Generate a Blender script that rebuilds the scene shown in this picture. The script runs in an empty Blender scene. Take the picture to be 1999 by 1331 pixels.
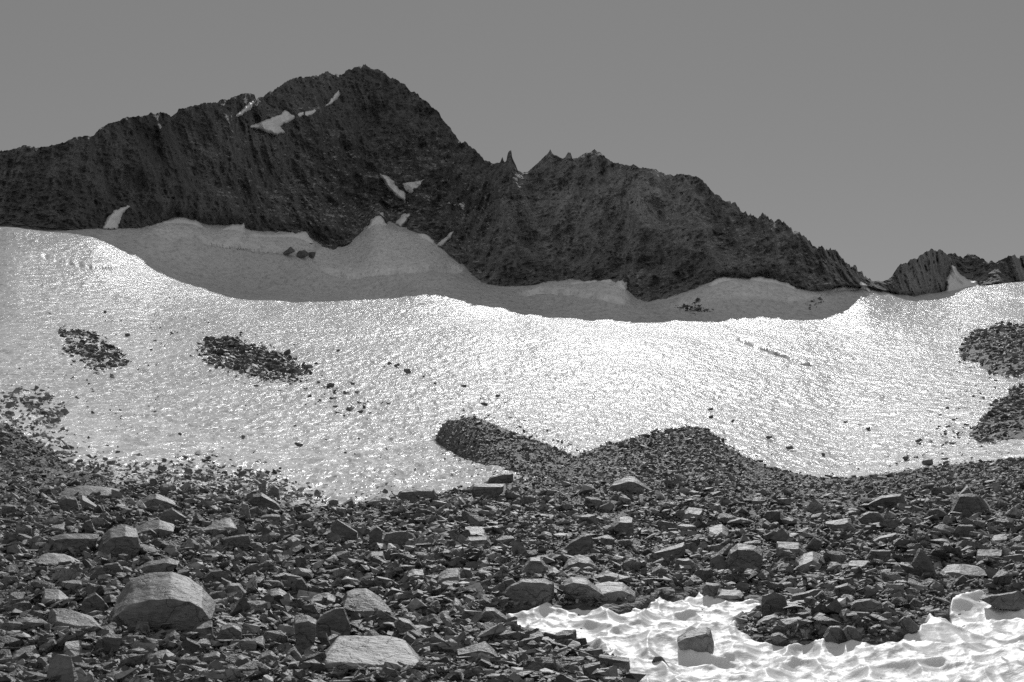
import bpy, bmesh, math, time
import numpy as np
T0 = time.time()
rng = np.random.default_rng(7)
F, CX, HOR = 2777.0, 999.5, 850.0        # lens in photo pixels, principal column, eye level row
EL, AZ = math.radians(29.5), math.radians(5.0)
SUN = np.array([math.sin(AZ)*math.cos(EL), math.cos(AZ)*math.cos(EL), math.sin(EL)])
sc = bpy.context.scene
C = bpy.data.collections.new('glacier_basin'); sc.collection.children.link(C)

# ------------------------------------------------------------------ numeric helpers
def sstep(a, b, x):
    t = np.clip((x-a)/(b-a), 0, 1); return t*t*(3-2*t)
def curve(x, pts):
    p = np.array(pts, float); return np.interp(x, p[:, 0], p[:, 1])
def blur(a, s, axis=-1):
    if s <= 0: return a
    r = int(3*s)+1; k = np.exp(-0.5*(np.arange(-r, r+1)/s)**2); k /= k.sum()
    a = np.moveaxis(a, axis, -1); pad = [(0, 0)]*(a.ndim-1)+[(r, r)]
    b = np.pad(a, pad, mode='edge'); out = np.zeros(a.shape)
    for i, w in enumerate(k): out += w*b[..., i:i+a.shape[-1]]
    return np.moveaxis(out, -1, axis)
def hsh(ix, iy, iz, seed):
    h = (ix.astype(np.uint32)*np.uint32(374761393) + iy.astype(np.uint32)*np.uint32(668265263)
         + iz.astype(np.uint32)*np.uint32(2147483647) + np.uint32(seed*1013904223 & 0xffffffff))
    h = (h ^ (h >> np.uint32(13)))*np.uint32(1274126177)
    h = (h ^ (h >> np.uint32(16)))*np.uint32(2246822519)
    return ((h ^ (h >> np.uint32(15))) & np.uint32(0xffffff)).astype(np.float64)/16777215.0
def vn(x, y, z=None, seed=0):
    """value noise, -1..1"""
    x = np.asarray(x, float); y = np.asarray(y, float)
    x0 = np.floor(x); y0 = np.floor(y); fx = x-x0; fy = y-y0
    fx = fx*fx*fx*(fx*(fx*6-15)+10); fy = fy*fy*fy*(fy*(fy*6-15)+10)
    X = x0.astype(np.int64); Y = y0.astype(np.int64)
    def plane(Z):
        a = hsh(X, Y, Z, seed); b = hsh(X+1, Y, Z, seed); c = hsh(X, Y+1, Z, seed); d = hsh(X+1, Y+1, Z, seed)
        return (a*(1-fx)+b*fx)*(1-fy)+(c*(1-fx)+d*fx)*fy
    if z is None: return plane(np.zeros_like(X))*2-1
    z = np.asarray(z, float); z0 = np.floor(z); fz = z-z0; fz = fz*fz*fz*(fz*(fz*6-15)+10)
    Z = z0.astype(np.int64)
    return (plane(Z)*(1-fz)+plane(Z+1)*fz)*2-1
def fbm(x, y, z=None, oct=4, seed=0, gain=.5, ridged=False):
    s = 0; a = 1.; n = 0
    for i in range(oct):
        v = vn(x*2**i, y*2**i, None if z is None else z*2**i, seed+i*17)
        if ridged: v = 1-2*np.abs(v)
        s = s+a*v; n += a; a *= gain
    return s/n
def worley(x, y, seed=0):
    x0 = np.floor(x).astype(np.int64); y0 = np.floor(y).astype(np.int64); z = np.zeros_like(x0)
    d1 = np.full(x.shape, 9.)
    for i in (-1, 0, 1):
        for j in (-1, 0, 1):
            px = x0+i+.1+.8*hsh(x0+i, y0+j, z, seed); py = y0+j+.1+.8*hsh(x0+i, y0+j, z, seed+5)
            d1 = np.minimum(d1, (px-x)**2+(py-y)**2)
    return d1
def sdf(x, y, poly):
    """signed distance, positive inside"""
    p = np.array(poly, float); q = np.roll(p, -1, 0); d = np.full(np.shape(x), 1e9); ins = np.zeros(np.shape(x), bool)
    for (ax, ay), (bx, by) in zip(p, q):
        ex, ey = bx-ax, by-ay; t = np.clip(((x-ax)*ex+(y-ay)*ey)/(ex*ex+ey*ey+1e-9), 0, 1)
        d = np.minimum(d, (x-ax-t*ex)**2+(y-ay-t*ey)**2)
        c = ((ay > y) != (by > y)) & (x < (bx-ax)*(y-ay)/(by-ay+1e-12)+ax); ins ^= c
    return np.where(ins, 1, -1)*np.sqrt(d)

# ------------------------------------------------------------------ terrain profiles
SIL = [(-600,330),(-300,320),(-120,300),(25,291),(45,285),(70,287),(100,283),(150,270),(180,262),(200,245),(240,232),(300,220),(325,217),(333,225),
 (350,215),(380,205),(430,195),(470,182),(497,180),(500,194),(530,178),(560,158),(600,150),(640,142),(665,143),(690,130),(715,127),(745,140),
 (790,163),(830,195),(860,225),(875,245),(900,275),(925,290),(945,312),(960,317),(974,318),(978,314),(981,308),(984,317),(988,317),(991,301),(993,296),
 (998,295),(1000,309),(1005,320),(1010,331),(1020,335),(1030,335),(1050,318),(1063,304),(1070,298),(1074,289),(1080,300),(1088,303),(1098,309),(1105,304),(1109,296),(1114,300),
 (1118,312),(1130,308),(1150,298),(1158,295),(1162,291),(1168,297),(1180,300),(1195,315),(1250,328),(1310,342),(1360,342),(1378,358),(1395,378),(1420,395),
 (1432,397),(1440,402),(1460,415),(1500,427),(1535,438),(1560,455),(1580,475),(1605,487),(1630,497),(1655,510),(1680,530),(1695,550),(1705,556),
 (1712,548),(1722,556),(1735,545),(1755,518),(1790,505),(1812,489),(1817,484),(1823,490),(1845,492),(1865,491),(1880,506),(1893,498),(1900,496),(1925,508),(1945,510),
 (1977,500),(2100,490),(2300,470),(2600,450)]
BASE = [(-600,440),(25,438),(100,446),(180,450),(205,446),(225,446),(290,445),(305,436),(320,430),(345,425),(380,432),(400,444),(440,441),(470,439),
 (476,452),(490,457),(530,458),(598,455),(608,470),(618,488),(640,490),(660,487),(680,475),(700,465),(712,455),(720,440),(730,422),(745,420),(752,430),(760,448),(775,455),
 (800,457),(830,455),(845,468),(858,476),(868,488),(880,496),(895,508),(905,525),(925,542),(940,554),(970,566),(1010,562),(1050,552),(1100,551),(1150,548),(1190,546),
 (1215,548),(1222,552),(1227,588),(1250,597),(1285,592),(1300,580),(1340,573),(1370,570),(1392,548),(1410,540),(1450,545),(1480,540),(1540,552),(1572,567),(1580,578),
 (1600,570),(1640,560),(1680,562),(1690,556),(1705,562),(1722,568),(1760,578),(1800,577),(1845,572),(1851,550),(1860,545),(1870,552),(1885,560),(1900,562),
 (1915,556),(1945,556),(1960,562),(1977,558),(2100,520),(2600,500)]
YS = [(-600,452),(25,438),(100,446),(180,456),(250,490),(330,528),(420,556),(500,573),(650,577),(760,575),(820,571),(880,577),(950,597),(1000,609),
 (1100,618),(1200,624),(1300,627),(1400,625),(1500,620),(1600,611),(1650,599),(1700,580),(1760,583),(1850,577),(1900,566),(1975,549),(2600,530)]
DS = [(-600,400),(25,410),(180,430),(300,465),(500,515),(700,520),(900,500),(1000,480),(1300,450),(1500,450),(1680,470),(1850,560),(1975,580),(2600,580)]
DB = [(-600,440),(100,455),(180,464),(300,490),(400,518),(500,552),(600,582),(735,612),(850,610),(950,580),(1000,570),(1225,512),(1300,505),(1400,495),(1600,486),
 (1700,505),(1850,650),(2000,670),(2600,670)]
YB = [(-600,458),(25,452),(100,455),(180,450),(285,446),(320,430),(380,433),(405,447),(470,440),(482,455),(598,457),(625,480),(660,484),(700,466),(718,446),(736,416),(756,447),(830,456),(900,508),(950,548),(1100,549),(1216,548),(1234,590),(1285,590),(1320,573),
 (1350,566),(1400,541),(1540,551),(1640,560),(1700,560),(1800,572),(1850,560),(1870,552),(1980,552),(2600,520)]
HN = {120:[(-600,730),(25,785),(300,825),(640,848),(900,862),(1200,892),(1500,915),(1640,922),(1975,868),(2600,820)],
      180:[(-600,660),(25,708),(300,748),(640,766),(900,776),(1200,795),(1640,820),(1975,772),(2600,735)],
      250:[(-600,590),(25,625),(300,678),(640,694),(900,702),(1200,712),(1640,735),(1975,705),(2600,675)],
      330:[(-600,520),(25,530),(300,618),(640,644),(900,650),(1200,655),(1640,678),(1975,657),(2600,632)]}
YK = [(-600,105),(-100,95),(25,80),(100,68),(150,60),(200,56),(300,54),(700,54),(760,57),(850,62),(900,65),(960,70),(1030,74),(1125,95),(1640,105),(1975,100),(2600,95)]
yK = [(-600,780),(-100,790),(25,828),(100,876),(150,908),(200,924),(300,934),(400,948),(500,966),(560,984),(640,991),(700,985),(760,972),(850,960),(900,952),(960,936),
 (1030,932),(1125,905),(1400,935),(1640,942),(1975,900),(2600,850)]
PXG = np.arange(-600, 2601, 4.0)
YH = np.exp(np.linspace(math.log(30), math.log(1500), 520))
YG = np.exp(np.linspace(math.log(8), math.log(220), 420))
sil0 = curve(PXG, SIL)
def build_H():
    A = np.zeros((len(PXG), len(YH)))
    for i, x in enumerate(PXG):
        yk, dk = curve(x, yK), curve(x, YK)
        ds, ys, db, yb = curve(x, DS), curve(x, YS), curve(x, DB), curve(x, YB)
        far = max(yb-35, sil0[max(0, i-8):i+9].max()+14) if x > 1250 else yb-30
        k = [(30, yk+270), (dk*.72, yk+110), (dk, yk)]+[(Y, curve(x, HN[Y])) for Y in (120, 180, 250, 330)]
        k += [(ds, ys), (db, yb), (db+70, far), (1500, far+10)]
        k = np.array(k); A[i] = np.interp(np.log(YH), np.log(k[:, 0]), k[:, 1])
    return blur(blur(A, 3.0, 1), 4.0, 0)
HT = build_H()
CR2 = [(1040,934),(1100,905),(1125,885),(1150,876),(1170,868),(1220,854),(1280,840),(1330,829),(1355,827),(1380,832),(1420,866),(1450,886),(1500,908),(1550,921),(1600,931),(1660,931),
 (1700,926),(1760,920),(1800,911),(1900,900),(1975,892),(2100,880),(2600,840)]
def build_G():
    A = np.zeros((len(PXG), len(YG)))
    for i, x in enumerate(PXG):
        w = sstep(1040, 1120, x)
        yc, Yc = (1-w)*curve(x, yK)+w*curve(x, CR2), (1-w)*curve(x, YK)+w*88
        l = sstep(420, 0, x)
        k = [(14, 1331), (18, 1230-6*l), (24, 1137-14*l), (32, 1066-26*l), (43, 1010-38*l)]
        if w > .5: k += [(60, .75*962+.25*yc), (75, 955*.35+.65*yc)]
        else: k += [(.5*(43+Yc), .5*(1002-38*l+yc))] if Yc > 52 else []
        zc = -(yc-HOR)/F*Yc
        k += [(Yc, yc)]+[(Yc*m, HOR-(zc-.30*Yc*(m-1))/(Yc*m)*F) for m in (1.06, 1.2, 1.5, 2.5)]
        k = np.array(k); A[i] = np.interp(np.log(YG), np.log(k[:, 0]), k[:, 1], left=1331)
    return blur(blur(A, 2.0, 1), 1.6, 0)
GT = build_G()
def bil(T, px, Y, YY):
    i = np.clip((px-PXG[0])/4.0, 0, len(PXG)-1.001); j = np.clip(np.log(Y/YY[0])/math.log(YY[1]/YY[0]), 0, len(YY)-1.001)
    a = i.astype(int); b = j.astype(int); fa = i-a; fb = j-b
    return (T[a, b]*(1-fa)+T[a+1, b]*fa)*(1-fb)+(T[a, b+1]*(1-fa)+T[a+1, b+1]*fa)*fb
def Hz(X, Y):
    X = np.asarray(X, float); Y = np.asarray(Y, float)
    px = CX+F*X/Y; return (HOR-bil(HT, px, Y, YH))/F*Y
PATCH = [(985,1198),(1005,1190),(1030,1186),(1075,1180),(1120,1186),(1200,1190),(1240,1182),(1272,1166),(1285,1150),(1330,1162),(1365,1146),(1385,1160),(1430,1165),(1478,1165),(1492,1180),(1455,1196),(1432,1212),
 (1440,1238),(1500,1250),(1570,1256),(1640,1254),(1710,1248),(1760,1234),(1795,1222),(1850,1196),(1862,1160),(1890,1152),(1925,1160),(1985,1170),(2100,1165),(2300,1200),
 (2600,1330),(2600,1700),(1290,1700),(1260,1380),(1240,1322),(1210,1295),(1160,1265),(1100,1246),(1030,1228)]
MND = [(760,1010),(820,960),(842,895),(850,856),(862,832),(875,818),(900,811),(930,815),(965,828),(1000,845),(1050,866),(1100,884),(1150,905),(1200,935),(1260,990),(1400,1100)]
def Gpx(X, Y): return CX+F*X/np.maximum(Y, 9.)
def Gbase(X, Y):
    Yc = np.maximum(Y, 9.); px = Gpx(X, Y)
    z = (HOR-bil(GT, px, np.maximum(Y, 14.), YG))/F*np.maximum(Y, 14.)
    z = np.where(Y < 14, -1.75+(z+1.75)*sstep(-2, 14, Y), z)
    Ym1 = np.interp(px, [820, 850, 900, 930, 1000, 1100], [124, 122, 112, 110, 104, 98])
    mz = (HOR-curve(px, MND))/F*Ym1; dy = Y-Ym1; fs = np.interp(px, [842, 865, 900, 930, 1000, 1060], [.6, .42, .28, .18, .10, .07])
    m1 = mz-(np.sqrt(dy*dy+4)-2)*np.where(dy < 0, fs, .5)+.35*fbm(X*.22, Y*.22, oct=3, seed=19)
    return np.where((px > 740) & (px < 1300), np.maximum(z, m1), z)
def Gz(X, Y):
    X = np.asarray(X, float); Y = np.asarray(Y, float)
    z = Gbase(X, Y)
    near = sstep(4, 12, Y)*sstep(85, 45, Y)
    z = z+near*(.20*vn(X*.35, Y*.22, seed=3)+.10*vn(X*.9, Y*.6, seed=4))
    def bump(px, Yc, sx, sy, h):
        Xc = (px-CX)/F*Yc; return h*np.exp(-((X-Xc)/sx)**2-((Y-Yc)/sy)**2)
    z = z+bump(1640, 19.0, 1.2, 1.6, .30)+bump(1050, 15.6, .8, 1.0, .07)+bump(300, 22, 2, 2.5, .15)
    return z
def patch_sd(X, Y):      # distance inside the snow patch, metres, measured on the ground
    Ym = np.maximum(Y, 9.); px = CX+F*X/Ym; py = HOR-Gz(X, Ym)/Ym*F
    return px, py, sdf(px, py, PATCH)
# visible-surface lookup: (px, py) -> depth
SURF = np.minimum(bil(HT, PXG[:, None]+0*YH[None], 0*PXG[:, None]+YH[None], YH), 1e9)
YV = np.exp(np.linspace(math.log(10.5), math.log(900), 1400))
XX = (PXG[:, None]-CX)/F*YV[None]; YYY = XX*0+YV[None]
Zs = np.where(YV[None] > 30, Hz(XX, np.maximum(YYY, 30.)), -99); Zg = Gz(XX, YYY)
PYV = HOR-F*np.maximum(Zs, Zg)/YYY
CM = np.minimum.accumulate(PYV, 1)
PYR = np.arange(400, 1500, 1.0)
INV = np.array([np.interp(-PYR, -CM[i]+np.arange(len(YV))*1e-7, YV) for i in range(len(PXG))])
def depth(px, py):
    px = np.asarray(px, float); py = np.asarray(py, float)
    i = np.clip((px-PXG[0])/4, 0, len(PXG)-1.001); j = np.clip(py-400, 0, len(PYR)-1.001); a = i.astype(int); b = j.astype(int); fb = j-b
    r = (i-a) > .5; a = a+r
    return INV[a, b]*(1-fb)+INV[a, b+1]*fb
def surf(X, Y): return np.maximum(np.where(np.asarray(Y) > 30, Hz(X, np.maximum(Y, 30.)), -99), Gz(X, Y))

# ------------------------------------------------------------------ ridge depth from the shadow edge
def solve_ridge():
    xs = np.arange(-560, 2560, 5.0); out = []
    t = np.linspace(5, 700, 2800)
    sg = blur(curve(PXG, SIL), 1.5)
    for x in xs:
        d = curve(x, DS); y = float(bil(HT, np.array(x), np.array(d), YH))
        S = np.array([(x-CX)/F*d, d, (HOR-y)/F*d]); P = S[None]+t[:, None]*SUN[None]
        px = CX+F*P[:, 0]/P[:, 1]; py = HOR-F*P[:, 2]/P[:, 1]; s = np.interp(px, PXG, sg)
        below = np.nonzero(py > s)[0]
        if len(below): out.append((px[below[-1]], P[below[-1], 1]))
    o = np.array(sorted(out)); return o
RD = solve_ridge()
ridge_d = blur(np.interp(PXG, RD[:, 0], RD[:, 1]), 6)
# foot of the rock: depth where the snow reaches the traced foot line
DFoot = np.zeros(len(PXG)); base0 = curve(PXG, BASE)
for i, x in enumerate(PXG):
    ds, db = curve(x, DS), curve(x, DB)
    m = (YH >= ds) & (YH <= db+75); yy = YH[m]; hh = HT[i][m]
    k = np.nonzero(hh <= base0[i])[0]
    DFoot[i] = db if (x < 185 or len(k) == 0) else yy[k[0]]
DFs = blur(DFoot, 9)
tf_, ts_ = (HOR-base0)/F, (HOR-blur(sil0, 3))/F
sl_ = np.interp(PXG, [150, 400, 520], [1.35, 1.15, .95])
CAP = (sl_-tf_)*DFoot/np.maximum(sl_-ts_, .3)         # keeps the rock face steeper than the sunlight
RID = blur(np.maximum(np.minimum(ridge_d, CAP), blur(DFoot, 8)+22), 4)
RID = RID+(blur(RID, 20)-RID)*sstep(440, 520, PXG)*sstep(1000, 900, PXG)-12*np.exp(-((PXG-640)/60)**2)
RID = np.maximum(RID, DFs+14)
print('ridge', [int(v) for v in RID[::60]], 'foot', [int(v) for v in DFoot[::60]])

# ------------------------------------------------------------------ mesh + tag helpers
def mesh(name, V, Fc, mat, smooth=True, attr=None):
    me = bpy.data.meshes.new(name); V = np.asarray(V, np.float32); Fc = np.asarray(Fc, np.int32)
    n = Fc.shape[1]; me.vertices.add(len(V)); me.vertices.foreach_set('co', V.ravel())
    me.loops.add(Fc.size); me.loops.foreach_set('vertex_index', Fc.ravel())
    me.polygons.add(len(Fc)); me.polygons.foreach_set('loop_start', np.arange(0, Fc.size, n, dtype=np.int32))
    me.polygons.foreach_set('use_smooth', np.full(len(Fc), smooth))
    if attr is not None:
        a = me.attributes.new('shade', 'FLOAT', 'POINT'); a.data.foreach_set('value', np.asarray(attr if attr.ndim == 1 else attr[:, 0], np.float32))
        if attr.ndim == 2: a = me.attributes.new('dust', 'FLOAT', 'POINT'); a.data.foreach_set('value', np.asarray(attr[:, 1], np.float32))
    me.update(calc_edges=True); me.materials.append(mat); return me
def link(name, me, label=None, cat=None, group=None, kind=None):
    o = bpy.data.objects.new(name, me); C.objects.link(o)
    if label: o['label'] = label
    if cat: o['category'] = cat
    if group: o['group'] = group
    if kind: o['kind'] = kind
    return o
def grid_faces(nc, nr, keep=None):
    i = np.arange(nc*nr).reshape(nc, nr); a = i[:-1, :-1]; b = i[1:, :-1]; c = i[1:, 1:]; d = i[:-1, 1:]
    f = np.stack([a, b, c, d], -1).reshape(-1, 4)
    return f if keep is None else f[keep.reshape(-1)]
def compact(V, f, attr=None):
    u, inv = np.unique(f, return_inverse=True); return V[u], inv.reshape(f.shape), (None if attr is None else attr[u])

# ------------------------------------------------------------------ materials (all neutral greys: black and white film)
def newmat(name):
    m = bpy.data.materials.new(name); m.use_nodes = True; nt = m.node_tree; nt.nodes.clear()
    out = nt.nodes.new('ShaderNodeOutputMaterial'); p = nt.nodes.new('ShaderNodeBsdfPrincipled'); nt.links.new(p.outputs[0], out.inputs[0])
    return m, nt, p
def N(nt, t, **kw):
    n = nt.nodes.new(t)
    for k, v in kw.items():
        if k in ('operation', 'blend_type', 'data_type', 'feature', 'noise_dimensions', 'attribute_name', 'interpolation', 'distance', 'voronoi_dimensions', 'noise_type'): setattr(n, k, v)
        else: n.inputs[k.replace('_', ' ')].default_value = v
    return n
def mapped(nt, scale, rot=(0, 0, 0)):
    tc = N(nt, 'ShaderNodeTexCoord'); mp = N(nt, 'ShaderNodeMapping'); mp.inputs['Scale'].default_value = scale; mp.inputs['Rotation'].default_value = rot
    nt.links.new(tc.outputs['Object'], mp.inputs[0]); return mp.outputs[0]
def noise(nt, vec, scale, detail=5, rough=.55):
    n = N(nt, 'ShaderNodeTexNoise', Scale=scale, Detail=detail, Roughness=rough); nt.links.new(vec, n.inputs['Vector']); return n.outputs[0]
def ramp(nt, src, stops):
    r = N(nt, 'ShaderNodeValToRGB'); nt.links.new(src, r.inputs[0]); e = r.color_ramp.elements
    while len(e) < len(stops): e.new(.5)
    for el, (p, v) in zip(e, stops): el.position = p; el.color = (v, v, v, 1)
    return r.outputs[0]
def math_(nt, op, a, b):
    m = N(nt, 'ShaderNodeMath', operation=op)
    for i, v in enumerate((a, b)):
        if isinstance(v, (int, float)): m.inputs[i].default_value = v
        else: nt.links.new(v, m.inputs[i])
    return m.outputs[0]
def bump(nt, p, h, strength, dist, prev=None):
    b = N(nt, 'ShaderNodeBump', Strength=strength, Distance=dist); nt.links.new(h, b.inputs['Height'])
    if prev is not None: nt.links.new(prev, b.inputs['Normal'])
    if p is not None: nt.links.new(b.outputs[0], p.inputs['Normal'])
    return b.outputs[0]

def snow_mat(name, base, rough, bumps, lo=.88, spec=.5):
    m, nt, p = newmat(name)
    v = mapped(nt, (1, .35, 1)); n = noise(nt, v, .35, 6, .6)
    c = ramp(nt, n, [(.3, base*lo), (.7, base)])
    if name == 'glacier_snow':      # wind-blown grit lying in streaks
        d = ramp(nt, noise(nt, mapped(nt, (1, .22, 1), (0, 0, .25)), .8, 6, .7), [(.50, 1), (.64, .70)])
        e = ramp(nt, noise(nt, mapped(nt, (1, .15, 1), (0, 0, .15)), .05, 3, .5), [(.35, .86), (.65, 1)])
        m1 = N(nt, 'ShaderNodeMix', data_type='RGBA', blend_type='MULTIPLY'); m1.inputs[0].default_value = 1; nt.links.new(c, m1.inputs[6]); nt.links.new(d, m1.inputs[7])
        m2 = N(nt, 'ShaderNodeMix', data_type='RGBA', blend_type='MULTIPLY'); m2.inputs[0].default_value = 1; nt.links.new(m1.outputs[2], m2.inputs[6]); nt.links.new(e, m2.inputs[7]); c = m2.outputs[2]
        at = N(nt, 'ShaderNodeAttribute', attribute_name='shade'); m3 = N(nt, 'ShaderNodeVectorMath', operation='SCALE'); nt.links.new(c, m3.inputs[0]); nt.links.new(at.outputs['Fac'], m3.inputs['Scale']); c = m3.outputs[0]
    nt.links.new(c, p.inputs['Base Color'])
    p.inputs['Roughness'].default_value = rough; p.inputs['Specular IOR Level'].default_value = spec
    prev = None
    for sx, sy, s, st, d in bumps:
        vv = mapped(nt, (sx, sy, sx)); prev = bump(nt, p, noise(nt, vv, s, 3, .6), st, d, prev)
    return m
M_ICE = snow_mat('glacier_snow', .84, .21, [(1, .26, .62, 1.0, .75), (1, .40, 2.2, .9, .2), (1, .5, 6, .6, .05)], .84, .0075)
M_SNOW = snow_mat('suncup_snow', .88, .55, [(1, 1, 9, .35, .04), (1, 1, 60, .3, .006)], .86, .2)
_p = [n for n in M_SNOW.node_tree.nodes if n.type == 'BSDF_PRINCIPLED'][0]
_p.inputs['Subsurface Weight'].default_value = .75; _p.inputs['Subsurface Radius'].default_value = (1, 1, 1); _p.inputs['Subsurface Scale'].default_value = .09
M_PSNOW = snow_mat('couloir_snow', .88, .6, [(1, 1, .6, .5, .3)], .93, .2)

def rock_mat(name, base, use_attr=True, foliation=1.0):
    m, nt, p = newmat(name)
    v = mapped(nt, (1, 1, 1)); vf = mapped(nt, (2.0, 2.6, 10.0), (.5, .75, .3))
    n1 = noise(nt, v, 1.6, 6, .62); n2 = noise(nt, vf, 1.5, 6, .62); n3 = noise(nt, v, 11, 5, .65)
    a = ramp(nt, n1, [(.25, .72), (.75, 1.3)]); b = ramp(nt, n2, [(.3, .88), (.7, 1.12)]); c = ramp(nt, n3, [(.3, .7), (.72, 1.35)])
    x = math_(nt, 'MULTIPLY', math_(nt, 'MULTIPLY', a, b), c)
    wn = N(nt, 'ShaderNodeTexNoise', Scale=2.2, Detail=4); nt.links.new(v, wn.inputs['Vector'])
    wv = N(nt, 'ShaderNodeVectorMath', operation='MULTIPLY_ADD'); nt.links.new(wn.outputs['Color'], wv.inputs[0]); wv.inputs[1].default_value = (.7, .7, .7); nt.links.new(v, wv.inputs[2])
    ck = N(nt, 'ShaderNodeTexVoronoi', feature='DISTANCE_TO_EDGE', Scale=1.7); nt.links.new(wv.outputs[0], ck.inputs['Vector']); crack = ramp(nt, ck.outputs['Distance'], [(0, 0), (.022, 1)])
    x = math_(nt, 'MULTIPLY', x, ramp(nt, crack, [(0, .55), (1, 1)]))
    x = math_(nt, 'MULTIPLY', x, base)
    if use_attr:
        at = N(nt, 'ShaderNodeAttribute', attribute_name='shade'); x = math_(nt, 'MULTIPLY', x, at.outputs['Fac'])
    cr = N(nt, 'ShaderNodeCombineColor'); [nt.links.new(x, cr.inputs[i]) for i in range(3)]
    nt.links.new(cr.outputs[0], p.inputs['Base Color'])
    p.inputs['Roughness'].default_value = .62; p.inputs['Specular IOR Level'].default_value = .35
    pr = bump(nt, None, n2, .7, .08*foliation); pr = bump(nt, None, crack, .6, .03, pr); bump(nt, p, n3, .8, .04, pr)
    return m
M_BOULD = rock_mat('boulder_rock', .185)
M_RUB = rock_mat('rubble_rock', .172)
def ground_mat():
    m, nt, p = newmat('gravel_ground'); v = mapped(nt, (1, 1, 1))
    vo = N(nt, 'ShaderNodeTexVoronoi', Scale=9.0); nt.links.new(v, vo.inputs['Vector'])
    s = N(nt, 'ShaderNodeSeparateColor'); nt.links.new(vo.outputs['Color'], s.inputs[0])
    c = ramp(nt, s.outputs[0], [(.0, .04), (.6, .09), (.93, .14), (1, .26)]); nt.links.new(c, p.inputs['Base Color'])
    pr = bump(nt, None, vo.outputs['Distance'], .9, -.12); bump(nt, p, noise(nt, v, 22, 5, .6), .8, .05, pr)
    p.inputs['Roughness'].default_value = .8; return m
M_GR = ground_mat()
def mountain_mat():
    m, nt, p = newmat('cliff_rock')
    v = mapped(nt, (1, 1, 1)); vs = mapped(nt, (1, 1, .28), (0, .45, 0))
    a = ramp(nt, noise(nt, v, .022, 6, .6), [(.3, .82), (.7, 1.2)])
    b = ramp(nt, noise(nt, vs, .22, 7, .68), [(.3, .5), (.7, 1.55)])
    c = ramp(nt, noise(nt, v, .9, 5, .7), [(.3, .7), (.72, 1.3)])
    x = math_(nt, 'MULTIPLY', math_(nt, 'MULTIPLY', math_(nt, 'MULTIPLY', a, b), c), .18)
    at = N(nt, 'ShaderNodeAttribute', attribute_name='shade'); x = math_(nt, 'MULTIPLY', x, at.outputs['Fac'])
    # dustings of snow lie only on ledges (surface facing up) and only in drifts
    g = N(nt, 'ShaderNodeNewGeometry'); sx = N(nt, 'ShaderNodeSeparateXYZ'); nt.links.new(g.outputs['Normal'], sx.inputs[0])
    up = ramp(nt, sx.outputs['Z'], [(.50, 0), (.66, 1)])
    dr = ramp(nt, noise(nt, mapped(nt, (1, 1, 2.4)), .33, 5, .75), [(.54, 0), (.58, 1)])
    br = ramp(nt, noise(nt, v, .014, 3, .5), [(.45, 0), (.58, 1)])
    da = N(nt, 'ShaderNodeAttribute', attribute_name='dust'); sn = math_(nt, 'MULTIPLY', math_(nt, 'MULTIPLY', math_(nt, 'MULTIPLY', up, dr), br), da.outputs['Fac'])
    mx = N(nt, 'ShaderNodeMix', data_type='FLOAT'); nt.links.new(sn, mx.inputs[0]); nt.links.new(x, mx.inputs[2]); mx.inputs[3].default_value = .62
    cr = N(nt, 'ShaderNodeCombineColor'); [nt.links.new(mx.outputs[0], cr.inputs[i]) for i in range(3)]
    nt.links.new(cr.outputs[0], p.inputs['Base Color']); p.inputs['Roughness'].default_value = .85; p.inputs['Specular IOR Level'].default_value = .2
    pr = bump(nt, None, noise(nt, vs, .35, 7, .7), 1, 2.2); bump(nt, p, noise(nt, v, 1.6, 4, .7), .8, .5, pr)
    return m
M_MT = mountain_mat()

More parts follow.
